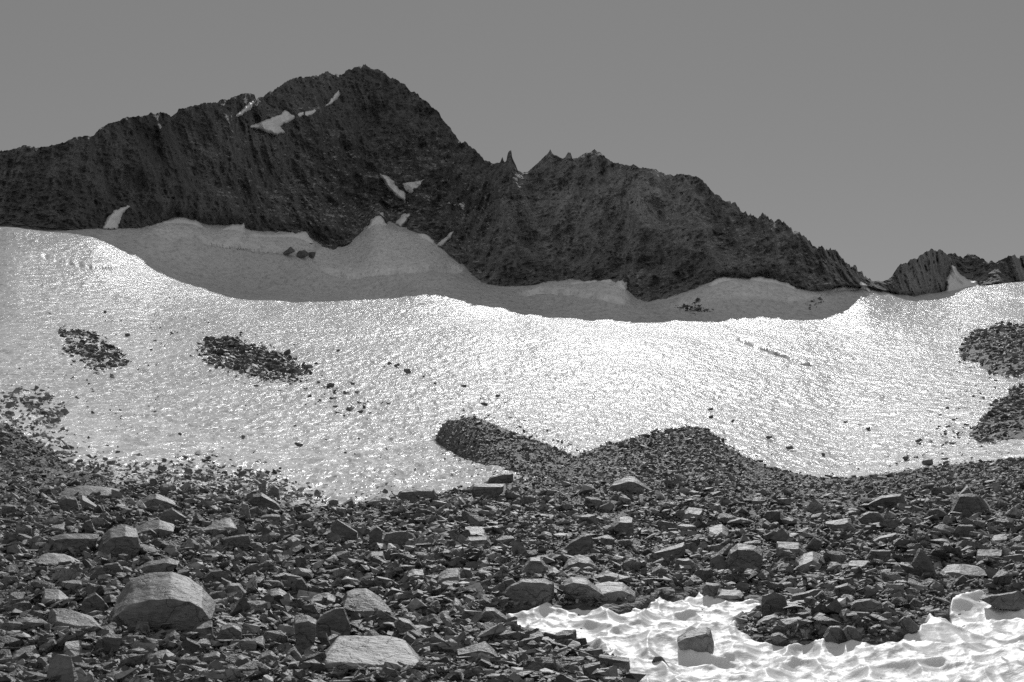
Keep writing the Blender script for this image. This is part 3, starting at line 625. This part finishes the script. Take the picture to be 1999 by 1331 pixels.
 ([(1538,1180),(1546,1161),(1590,1149),(1603,1150),(1580,1168),(1550,1182)], .15, .7, .8, None),
 ([(1616,1168),(1630,1145),(1655,1137),(1671,1147),(1667,1162),(1640,1170)], .15, .7, .8, None),
 ([(1652,1184),(1668,1171),(1705,1167),(1729,1180),(1715,1193),(1675,1197)], .2, .8, .9, 'the wide dark slab on the rubble island'),
 ([(1650,1204),(1668,1193),(1700,1195),(1697,1209),(1665,1213)], .12, .7, .8, None),
 ([(1606,1240),(1613,1223),(1640,1221),(1656,1240),(1640,1256),(1615,1254)], .12, .8, .75, None),
 ([(1643,1228),(1655,1220),(1672,1224),(1685,1245),(1660,1252)], .1, .7, .75, None),
 ([(1753,1212),(1765,1202),(1775,1203),(1792,1220),(1792,1235),(1770,1236)], .1, .7, .75, None),
 ([(1768,1184),(1784,1167),(1800,1174),(1802,1188),(1780,1193)], .1, .8, .8, None),
 ([(1476,1214),(1492,1203),(1512,1197),(1527,1205),(1520,1218),(1488,1226)], .5, .8, 1.2, None),
 ([(1504,1238),(1520,1231),(1542,1245),(1525,1256),(1508,1252)], .3, .8, .9, None),
 ([(1853,1144),(1865,1128),(1880,1121),(1895,1135),(1885,1146)], .1, .8, .7, None),
 ([(1910,1168),(1935,1160),(1990,1152),(2015,1170),(2000,1188),(1950,1182)], .1, .7, .8, 'the dark slab on snow at right'),
 ([(1593,1200),(1604,1180),(1627,1192),(1612,1206)], .15, .7, .95, None),
 ([(178,1276),(193,1246),(215,1234),(242,1236),(238,1265),(190,1282)], .1, .8, .75, None),
 ([(368,1236),(383,1215),(415,1209),(419,1240),(402,1258),(375,1256)], .3, .8, .8, 'the dark boulder right of the domed boulder'),
 ([(262,1230),(269,1211),(290,1213),(294,1234),(275,1240)], .5, .8, 1.2, None),
 ([(8,1296),(30,1262),(68,1258),(86,1284),(88,1302)], .5, .8, 1.1, 'the boulder in the bottom left corner'),
 ([(84,1280),(100,1268),(140,1273),(150,1294),(100,1300)], .6, .8, 1.35, None),
 ([(282,1294),(298,1272),(325,1267),(347,1280),(347,1300)], .6, .8, 1.35, None),
 ([(474,1262),(485,1250),(516,1239),(518,1255),(502,1272),(478,1272)], .55, .7, 1.5, None),
 ([(250,1118),(290,1096),(330,1089),(352,1095),(340,1112),(300,1122)], .3, .8, .9, None),
 ([(190,1124),(203,1101),(230,1097),(242,1110),(232,1128),(205,1131)], .1, .8, .75, None),
 ([(453,1124),(490,1100),(510,1097),(512,1116),(480,1127)], .15, .7, .85, None),
 ([(393,1130),(413,1113),(440,1110),(452,1125),(432,1144),(400,1145)], .1, .7, .75, None),
 ([(433,1156),(448,1133),(466,1134),(482,1155),(460,1167),(440,1165)], .3, .8, 1.1, None),
 ([(420,1250),(432,1222),(455,1214),(472,1226),(474,1252),(440,1262)], .2, .8, .9, None),
 ([(553,1296),(560,1272),(575,1260),(590,1282),(595,1300)], .2, .7, 1.1, None),
 ([(500,1292),(510,1275),(530,1268),(543,1282),(540,1300)], .3, .8, 1.1, None),
 ([(385,1286),(398,1276),(425,1270),(440,1284),(430,1298),(390,1300)], .3, .8, 1.0, None),
 ([(565,1150),(572,1130),(590,1126),(602,1145),(598,1165),(575,1166)], .1, .8, .8, None),
 ([(515,1165),(528,1150),(545,1146),(575,1166),(560,1180),(525,1182)], .4, .8, 1.1, None),
 ([(600,1175),(615,1160),(640,1156),(656,1166),(645,1182),(612,1184)], .5, .8, 1.2, None),
 ([(768,1215),(778,1203),(800,1210),(822,1235),(800,1245),(780,1232)], .2, .7, 1.0, None),
 ([(782,1250),(795,1233),(812,1245),(812,1258),(795,1264)], .2, .7, .9, None),
 ([(818,1252),(838,1246),(858,1252),(848,1266),(830,1268)], .6, .9, 1.3, None),
 ([(880,1180),(888,1165),(897,1170),(912,1200),(903,1206)], .3, .5, 1.2, None),
 ([(800,1160),(815,1150),(838,1158),(836,1172),(808,1175)], .3, .8, 1.0, None),
]
ROCKS = []      # (cx, cy, w, h, object, anchor, tone, litshare)
def hero(i, pts, lit, dep, shade, anchor):
    p = np.array(pts, float); lo = p.max(0)[1]; hi = p.min(0)[1]; cx = (p[:, 0].min()+p[:, 0].max())/2; w = np.ptp(p[:, 0]); h = lo-hi
    Y0 = float(depth(cx, lo-.10*h)); wm = w*Y0/F; hm = h*Y0/F
    dm = min(max(lit*hm*3.5, .12*wm), 1.6*wm); db = dm+dep*.45*wm; r = np.random.default_rng(100+i); Q = []
    for (x, y) in pts:
        hh = (lo-y)/h; j = lambda s: r.normal(0, s)
        Q.append((cx+(x-cx)*.93+j(.012)*w, lo-(lo-y)*(1-lit*(hh > .35)), j(.03)*wm))
        Q.append((x, y, dm*(.9+.2*r.random())))
        Q.append((cx+(x-cx)*.78+j(.03)*w, lo-(lo-y)*.72, db))
    P = np.array(Q); D = Y0+P[:, 2]; V = np.stack([(P[:, 0]-CX)/F*D, D, (HOR-P[:, 1])/F*D], -1)
    low = V[V[:, 2] < np.percentile(V[:, 2], 35)].copy(); low[:, 2] -= .25*hm; V = np.concatenate([V, low])
    base = np.array([(cx-CX)/F*Y0, Y0+dm*.5, (HOR-lo)/F*Y0]); bm = hull(V-base); size = max(wm, hm)
    rough_up(bm, size, max(size/26, .018), .045, 300+i*11)
    me = bm_mesh(bm, 'boulder', M_BOULD, shade); o = link('boulder', me); o.location = base
    ROCKS.append((cx, (lo+hi)/2, w, h, o, anchor, shade, lit))
for i, (pts, lit, dep, sh, an) in enumerate(B): hero(i, pts, lit, dep, sh, an)
print('heroes', len(B), round(time.time()-T0, 1))

# library of broken blocks for the lesser boulders
LIB = []
def lib_points(r, n=15):
    q = r.normal(size=(n, 3)); q /= np.linalg.norm(q, axis=1)[:, None]; q = np.sign(q)*np.abs(q)**.75
    return q*np.array([1, r.uniform(.6, 1), r.uniform(.18, .60)])*.5
for k in range(26):
    r = np.random.default_rng(900+k); bm = hull(lib_points(r)); rough_up(bm, 1., .06, .04, 50+k*7)
    LIB.append(bm_mesh(bm, 'rock', M_BOULD, [.7, .85, 1., 1.2, 1.5][k % 5]))
def lib_rock(cx, lo, w, h, name='boulder', sink=.12, dark=False):
    Y0 = float(depth(cx, lo)); wm = w*Y0/F; hm = h*Y0/F; k = int(rng.integers(len(LIB))); k = (k//5*5 if dark else k); me = LIB[k]
    zs = np.array([v.co.z for v in me.vertices]); zh = float(zs.max()-zs.min())
    o = link(name, me); o.rotation_euler = (rng.normal(0, .16), rng.normal(0, .18), rng.uniform(0, 6.28))
    o.scale = (wm*1.02, wm*.95, min(hm/zh, wm*1.6)*1.05)
    X = (cx-CX)/F*Y0; o.location = (X, Y0+.2*wm, float(surf(X, Y0+.2*wm))+hm*(.5-sink)); return o, k
occ = [(r[0], r[1], r[2], r[3]) for r in ROCKS]
def free(cx, cy, w, h, m=.36):
    return all(abs(cx-a) > m*(w+c) or abs(cy-b) > m*(h+d) for a, b, c, d in occ)
def in_snow(px, py):
    return float(sdf(np.array(px, float), np.array(py, float), PATCH)) > -4
n = 0; tries = 0
while n < 180 and tries < 20000:
    tries += 1; cx = rng.uniform(10, 1995); lo = 935+(1322-935)*rng.random()**.85
    if lo < curve(cx, yK)+14 and cx < 1060: continue
    if cx >= 1060 and lo < 965: continue
    s = np.interp(lo, [940, 1000, 1150, 1320], [24, 35, 50, 70])*rng.uniform(.7, 1.3)
    w, h = s, s*rng.uniform(.36, .66); cy = lo-h/2
    if in_snow(cx, lo) or in_snow(cx-w/2, lo) or in_snow(cx+w/2, lo) or not free(cx, cy, w, h): continue
    o, k = lib_rock(cx, lo, w, h); occ.append((cx, cy, w, h)); n += 1
    ROCKS.append((cx, cy, w, h, o, None, [.7, .85, 1., 1.2, 1.5][k % 5], .4))
print('lesser boulders', n, tries)
def clamp(p, a, b): return max(a, min(b, p))
anch = [(r[0], r[1], r[5]) for r in ROCKS if r[5]]; buckets = {}
ORD = ['first', 'second', 'third', 'fourth', 'fifth', 'sixth', 'seventh', 'eighth', 'ninth', 'tenth', 'eleventh', 'twelfth', 'thirteenth', 'fourteenth', 'fifteenth']
for r in ROCKS:
    o = r[4]; o['category'] = 'boulder'; o['group'] = 'boulders strewn over the moraine'
    if r[5]: 
        t = 'dark' if r[6] < .88 else 'pale grey' if r[6] > 1.3 else 'mid-grey'
        words = r[5].split(); words = words[1:] if words[0] == 'the' else words
        lab = ' '.join(words)
        if not any(c in lab for c in ('dark', 'pale', 'bright', 'white', 'black')): lab = t+' '+lab
        o['label'] = lab if len(lab.split()) > 7 else lab+', on the moraine' if 'snow' not in lab and 'ice' not in lab else lab+(' by the moraine' if len(lab.split()) < 4 else '')
        continue
    best = min(anch, key=lambda a: (a[0]-r[0])**2+(2.2*(a[1]-r[1]))**2); dx = r[0]-best[0]; dy = 2.2*(r[1]-best[1])
    sec = ('right of' if dx > 0 else 'left of') if abs(dx) > abs(dy) else ('below' if dy > 0 else 'above')
    buckets.setdefault((best[2], sec), []).append((dx*dx+dy*dy, r))
for (nm, sec), L in buckets.items():
    L.sort(key=lambda q: q[0])
    for q, (_, r) in enumerate(L):
        t = 'dark' if r[6] < .88 else 'pale' if r[6] > 1.25 else 'grey'; ar = r[2]/max(r[3], 1)
        sh = 'flat slab' if ar > 2.1 else 'upright rock' if ar < 1.1 else 'angular block'
        r[4]['label'] = f'{t} {sh}, {ORD[min(q, 14)]} {sec} {nm}'.replace(', first', ', nearest') if len(L) > 1 else f'{t} {sh} directly {sec} {nm}'

# single stones melted out on the glacier
G = [(660,688,9,9),(795,731,19,16),(775,717,15,10),(760,712,10,6),(828,739,10,7),(645,758,18,13),(660,809,17,8),(972,778,12,13),(150,779,10,8),(300,807,14,10),(350,853,14,10),
 (473,859,14,13),(583,872,18,11),(208,873,10,8),(320,906,13,17),(850,751,8,6),(905,756,13,8),(945,791,16,6),(1066,821,9,8),(1113,871,11,10),(1768,900,20,14),(1795,865,16,13),(1816,864,12,8),
 (1850,801,13,9),(1836,812,8,6),(1862,822,8,6),(1652,826,12,7),(1678,832,9,6),(1695,841,13,10),(1609,891,14,8),(1846,851,10,8),(1860,868,15,7),(1846,902,19,15),(1811,908,26,14),(1626,776,7,7),
 (1388,801,14,6),(1390,816,14,6),(1430,825,10,8),(1502,858,13,11),(1542,879,17,12),(752,966,18,16),(1035,856,10,7)]
LG = ['small black stone alone on bright snow right of the left rock strip','largest black stone in the row on the snow above the centre','black stone just left of the largest in the row above the centre','flat black stone at the left end of the row above the centre',
 'small stone downslope right of the row above the centre','dark stone pair end, below the big rock strip on the left ice','flat dark stone on grey suncups left of centre','upright dark stone alone on the bright ice right of centre','small stone on the ice below the far left rock patch',
 'dark stone beside a grey snow lump on the left ice','dark stone on the left ice above the rubble margin','dark stone next to a large snow hump, left of centre','dark stone beside a snow hump right of the first hump','tiny dark stone on the ice near the left rubble edge',
 'upright dark stone where the left ice meets scattered rubble','tiny stone right of the row above the centre','low dark stone on the bright ice left of the upright one','long flat stone just below left of the upright stone','small stone on the ice above the low mound saddle',
 'stone on the ice just behind the saddle between two mounds','large tilted stone on the snow bowl rim, lower right','dark boulder on the ice left of the stone chain, lower right','smaller stone touching the dark boulder of the stone chain','dark stone at the top of the stone chain, far right ice',
 'small stone just below left of the stone chain top','small stone just below right of the stone chain top','flat stone at the upper end of the slanting stone line','little stone in the middle of the slanting stone line','largest stone at the lower end of the slanting stone line',
 'flat stone low in the snow bowl, right of the big mound','stone in the middle of the far right stone chain','long flat stone low in the far right stone chain','rounded grey boulder at the bottom of the far right stone chain','broad grey snow-dusted boulder left of the rounded one at the rim',
 'tiny lone stone in the middle of the right snow bowl','flat stone above the big mound summit, the higher one','flat stone above the big mound summit, the lower one','dark stone on the ice right of the big mound summit','grey stone on the ice behind the right flank of the big mound','second grey stone on the ice behind the right flank of the big mound',
 'rounded stone on the ice just above the boulder margin, centre left','stone on the ice above the small left mound flank']
for (cx, lo, w, h), lab in zip(G, LG):
    o, k = lib_rock(cx, lo, w, h, 'stone', .05, True); o['label'] = lab; o['category'] = 'stone'; o['group'] = 'single stones melted out on the glacier'
# dark outcrop in the shadowed snow below the peak
OC = [(563,500,26,17,'rounded left knob of the small dark outcrop in shaded snow'), (590,503,26,15,'middle knob of the small dark outcrop in shaded snow'), (610,504,18,15,'square right knob of the small dark outcrop in shaded snow'), (607,482,7,14,'tiny pointed rock in snow just above the small dark outcrop')]
for cx, lo, w, h, lab in OC:
    o, k = lib_rock(cx, lo+2, w*1.15, h*1.25, 'outcrop_rock', .05, True); o['label'] = lab; o['category'] = 'rock'; o['group'] = 'knobs of the small outcrop'

# ------------------------------------------------------------------ rubble (tens of thousands of stones)
VAR = []
for k in range(70):
    r = np.random.default_rng(2000+k); bm = hull(lib_points(r, int(r.integers(7, 12)))); bmesh.ops.triangulate(bm, faces=bm.faces); bm.verts.index_update()
    VAR.append((np.array([v.co[:] for v in bm.verts]), np.array([[v.index for v in f.verts] for f in bm.faces]))); bm.free()
def stones(X, Y, Z, S, name, label, kind='stuff', tilt=.35, dip=(0, 0), bright=.012, flat=1., tone=1.):
    n = len(X); Vs, Fs, As = [], [], []; off = 0; which = rng.integers(len(VAR), size=n)
    sh = np.exp(rng.normal(0, .42, n)); sh = np.where(rng.random(n) < bright, rng.uniform(2, 3.6, n), sh)*tone
    for k, (v, f) in enumerate(VAR):
        id_ = np.nonzero(which == k)[0]; m = len(id_)
        if not m: continue
        a = rng.uniform(0, 6.283, m); tx = rng.normal(dip[0], tilt, m); ty = rng.normal(dip[1], tilt, m)
        ca, sa, cx, sx, cy, sy = np.cos(a), np.sin(a), np.cos(tx), np.sin(tx), np.cos(ty), np.sin(ty)
        sc_ = S[id_][:, None, None]*np.stack([np.ones(m), rng.uniform(.6, 1.1, m), rng.uniform(.6, 1.5, m)*flat], -1)[:, None, :]
        p = v[None]*sc_
        x, y, z = p[..., 0], p[..., 1], p[..., 2]
        x, y = x*ca[:, None]-y*sa[:, None], x*sa[:, None]+y*ca[:, None]
        y, z = y*cx[:, None]-z*sx[:, None], y*sx[:, None]+z*cx[:, None]
        x, z = x*cy[:, None]+z*sy[:, None], -x*sy[:, None]+z*cy[:, None]
        P = np.stack([x+X[id_][:, None], y+Y[id_][:, None], z+Z[id_][:, None]], -1).reshape(-1, 3)
        Fs.append((f[None]+(np.arange(m)*len(v))[:, None, None]+off).reshape(-1, 3)); Vs.append(P); As.append(np.repeat(sh[id_], len(v))); off += len(P)
    o = link(name, mesh(name, np.concatenate(Vs), np.concatenate(Fs), M_RUB, False, np.concatenate(As)), label, 'rubble', kind=kind); return o
# foreground
n = 140000
px = rng.uniform(-420, 2420, n); py = 820+(1345-820)*rng.random(n)**.88
ok = np.where(px < 1060, py > curve(px, yK)-4+6*rng.random(n), py > curve(px, CR2)+3)
sdp = sdf(px, py, PATCH)+5*vn(px*.05, py*.05, seed=77); ok &= (sdp < -8); px, py = px[ok], py[ok]; n = len(px)
Y = depth(px, py); X = (px-CX)/F*Y
out = np.ones(n, bool)
for pts, *_ in B:
    p = np.array(pts, float); lo = p[:, 1].max(); hh = np.ptp(p[:, 1]); m = (px > p[:, 0].min()) & (px < p[:, 0].max()) & (py > p[:, 1].min()) & (py < lo-.12*hh)
    id_ = np.nonzero(m)[0]; out[id_[sdf(px[id_], py[id_], pts) > 1]] = False
px, py, Y, X = px[out], py[out], Y[out], X[out]; n = len(px)
smed = np.interp(py, [900, 960, 1020, 1150, 1340], [4, 5.6, 7, 8.2, 9.6]); coarse = 1+.35*vn(px*.006, py*.012, seed=78)
spx = np.clip(smed*coarse*np.exp(rng.normal(0, .52, n)), 2.8, smed*4); S = spx*Y/F*1.25
stones(X, Y, Gz(X, Y)+S*rng.uniform(-.05, .42, n), S, 'rubble', 'loose angular stones covering the moraine in the foreground', bright=.02)
nb = 8200; bx = rng.uniform(-420, 2420, nb); by = 880+(1350-880)*rng.random(nb)**.8
ok = np.where(bx < 1060, by > curve(bx, yK)+4, by > curve(bx, CR2)+42)&(sdf(bx, by, PATCH) < -12)
ok &= rng.random(nb) < .55+.45*vn(bx*.008, by*.016, seed=79)+.25
for pts, *_ in B:
    ok &= sdf(bx, by, pts) < 3
bx, by = bx[ok], by[ok]; Y = depth(bx, by); X = (bx-CX)/F*Y; sb = np.interp(by, [900, 960, 1020, 1150, 1340], [11, 17, 23, 29, 37])*np.exp(rng.normal(0, .30, len(bx))); S = sb*Y/F*1.15
stones(X, Y, Gz(X, Y)+S*rng.uniform(.0, .22, len(bx)), S, 'block_rubble', 'fist to knee sized broken blocks and slabs between the boulders', tilt=.30)
# mounds
n = 26000; px = rng.uniform(800, 2260, n); py = rng.uniform(805, 965, n)
ok = ((px < 1150) & (sdf(px, py, [(848,855),(860,830),(900,811),(960,826),(1030,858),(1110,886),(1150,930),(1100,960),(960,932),(895,893)]) > -3)) | ((px >= 1060) & (py > curve(px, CR2)-1))
px, py = px[ok], py[ok]; n = len(px); Y = depth(px, py); ok = Y < 134; px, py, Y = px[ok], py[ok], Y[ok]; n = len(px); X = (px-CX)/F*Y
S = np.clip(4.9*np.exp(rng.normal(0, .40, n)), 2.6, 13)*Y/F*1.2
stones(X, Y, Gz(X, Y)+S*rng.uniform(-.05, .35, n), S, 'mound_rubble', 'small dark stones covering the two low mounds and the bowl rim', bright=.012)
n = 420; px = rng.uniform(1000, 2200, n); py = rng.uniform(1150, 1340, n); sd_ = sdf(px, py, PATCH)
ok = (sd_ > -4) & (rng.random(n) < np.exp(-np.maximum(sd_, 0)/14)+.05); px, py = px[ok], py[ok]; Y = depth(px, py); X = (px-CX)/F*Y; S = np.clip(5*np.exp(rng.normal(0, .5, len(px))), 2.5, 16)*Y/F
stones(X, Y, Gz(X, Y)+S*.15+.03, S, 'pebbles', 'small loose pebbles lying along the margin of the near snow patch')
# scattered fringe on the ice + strips
def scatter(poly, num, smed, name, label, fall=8., bright=.0, far=False, ragged=6., sg=.4):
    p = np.array(poly, float); lo, hi = p.min(0)-fall*2, p.max(0)+fall*2
    px = rng.uniform(lo[0], hi[0], num*4); py = rng.uniform(lo[1], hi[1], num*4)
    sd = sdf(px, py, poly)+ragged*fbm(px*.05, py*.08, oct=3, seed=66)*2; pr = 1/(1+np.exp(-sd/fall*3)); ok = rng.random(len(px)) < pr*(.55+.45*(vn(px*.09, py*.16, seed=67) > -.2)); px, py = px[ok][:num], py[ok][:num]
    Y = depth(px, py); X = (px-CX)/F*Y; S = np.clip(smed*np.exp(rng.normal(0, sg, len(px))), 2.5, smed*3)*Y/F*1.2
    return X, Y, S
def put(lst, name, label, up=.1, **k):
    X, Y, S = [np.concatenate(a) for a in zip(*lst)]
    stones(X, Y, surf(X, Y)+S*rng.uniform(up-.15, up+.15, len(X)), S, name, label, **k)
put([scatter([(118,648),(150,645),(205,668),(240,690),(247,712),(215,728),(165,712),(130,690)], 1100, 6.0, '', '', 6)], 'rubble_strip', 'upper left strip of scattered dark stones lying on the ice', tone=.62, up=.18)
put([scatter([(398,668),(440,660),(510,678),(565,700),(600,722),(605,735),(560,745),(500,738),(440,720),(385,692)], 1500, 6.5, '', '', 7), scatter([(405,664),(440,662),(540,698),(530,712),(440,705),(410,690)], 1100, 7, '', '', 3),
     scatter([(450,648),(490,650),(485,662),(455,662)], 18, 6, '', '', 5), scatter([(600,750),(665,745),(760,800),(700,830),(600,780)], 60, 7, '', '', 20)], 'rubble_strip', 'larger slanting strip of dark stones on the ice left of centre', tone=.62, up=.18)
put([scatter([(-300,700),(20,762),(75,765),(130,800),(105,830),(150,890),(210,925),(20,905),(-300,900)], 2300, 8.5, '', '', 9), scatter([(150,900),(300,905),(520,915),(560,950),(640,985),(560,1000),(300,950),(180,935)], 1700, 7.5, '', '', 20), scatter([(60,800),(200,880),(420,890),(640,960),(760,965),(640,990),(300,930)], 1000, 4.6, '', '', 30)],
    'ice_edge_rubble', 'broken stones thinning out over the ice along the left margin', up=.2)
put([scatter([(850,850),(900,811),(1120,880),(1000,935),(930,925)], 700, 5, '', '', 16), scatter([(700,700),(870,740),(1130,860),(1060,870),(850,770)], 110, 4.5, '', '', 20), scatter([(1780,870),(1850,780),(1890,800),(1860,905),(1760,912)], 130, 5, '', '', 18), scatter([(1870,640),(2000,620),(2000,870),(1880,860)], 260, 4.5, '', '', 14), scatter([(1150,870),(1500,905),(1660,930),(1900,900),(1975,885),(1975,870),(1500,880),(1400,830)], 160, 4.5, '', '', 14),
     scatter([(640,890),(850,880),(950,940),(700,975)], 160, 4.5, '', '', 30), scatter([(30,600),(600,640),(700,850),(300,880),(30,760)], 480, 3.6, '', '', 30)], 'scattered_stones', 'loose small stones scattered thinly over the open ice', tone=.7)
put([scatter([(1318,600),(1345,592),(1385,598),(1395,612),(1350,617)], 130, 4.5, '', '', 5), scatter([(1578,588),(1600,584),(1608,600),(1585,602)], 25, 4, '', '', 4)], 'far_debris', 'dark debris spots on the shaded snow under the ridge', tone=.5)
for k, (num, sm) in enumerate(((3900, 5.6), (3900, 5.8))):
    X, Y, S = scatter(SCREE[k][0], num, sm, '', '', 6, ragged=5); dh, sd = scree_h(X, Y, k)
    stones(X, Y, Hz(X, Y)+np.maximum(dh, 0)+S*rng.uniform(0, .3, len(X)), S, 'scree_stones', ['stones covering the upper scree mound at the right edge', 'stones covering the lower scree mound at the right edge'][k], tone=.8)

# ------------------------------------------------------------------ light, sky, camera
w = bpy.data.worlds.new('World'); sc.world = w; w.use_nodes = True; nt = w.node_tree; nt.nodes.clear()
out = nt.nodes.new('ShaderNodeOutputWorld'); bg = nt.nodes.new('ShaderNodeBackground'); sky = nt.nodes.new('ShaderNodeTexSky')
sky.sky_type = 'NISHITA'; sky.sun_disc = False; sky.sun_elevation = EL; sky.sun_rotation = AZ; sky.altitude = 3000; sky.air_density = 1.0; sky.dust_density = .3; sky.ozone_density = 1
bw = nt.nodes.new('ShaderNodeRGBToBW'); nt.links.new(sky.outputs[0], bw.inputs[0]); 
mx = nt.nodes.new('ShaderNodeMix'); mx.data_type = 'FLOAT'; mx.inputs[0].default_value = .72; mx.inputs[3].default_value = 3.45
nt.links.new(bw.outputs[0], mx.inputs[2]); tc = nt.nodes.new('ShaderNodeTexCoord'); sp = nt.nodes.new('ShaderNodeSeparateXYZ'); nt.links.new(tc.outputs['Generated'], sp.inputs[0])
mr = nt.nodes.new('ShaderNodeMapRange'); nt.links.new(sp.outputs['Y'], mr.inputs[0]); mr.inputs[1].default_value = .85; mr.inputs[2].default_value = -.6; mr.inputs[3].default_value = .895; mr.inputs[4].default_value = 1.5  # sky brightened overhead and behind the camera, added as fill for shaded snow
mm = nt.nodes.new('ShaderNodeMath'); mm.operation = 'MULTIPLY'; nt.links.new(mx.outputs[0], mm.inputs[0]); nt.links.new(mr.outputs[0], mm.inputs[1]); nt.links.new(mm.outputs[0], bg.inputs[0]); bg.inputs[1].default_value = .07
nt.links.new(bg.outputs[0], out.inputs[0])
L = bpy.data.lights.new('sun', 'SUN'); L.energy = 3.1; L.angle = math.radians(.5); L.color = (1, 1, 1)
so = bpy.data.objects.new('sun', L); C.objects.link(so)
from mathutils import Vector
so.rotation_euler = Vector(SUN).to_track_quat('Z', 'Y').to_euler(); so.location = (0, 0, 60)
cam = bpy.data.cameras.new('camera'); co = bpy.data.objects.new('camera', cam); C.objects.link(co)
co.location = (0, 0, 0); co.rotation_euler = (math.radians(90), 0, 0); cam.sensor_width = 36; cam.sensor_fit = 'HORIZONTAL'
cam.lens = 36*F/1999; cam.shift_y = (HOR-665.5)/1999; cam.clip_start = .1; cam.clip_end = 5000; sc.camera = co
sc.view_settings.view_transform = 'Standard'; sc.view_settings.look = 'None'; sc.view_settings.exposure = 0; sc.view_settings.gamma = 1
sc.cycles.max_bounces = 5; sc.cycles.diffuse_bounces = 4; sc.cycles.glossy_bounces = 2; sc.cycles.sample_clamp_indirect = 3; sc.cycles.use_denoising = False
print('built', round(time.time()-T0, 1), 'objects', len(C.objects))
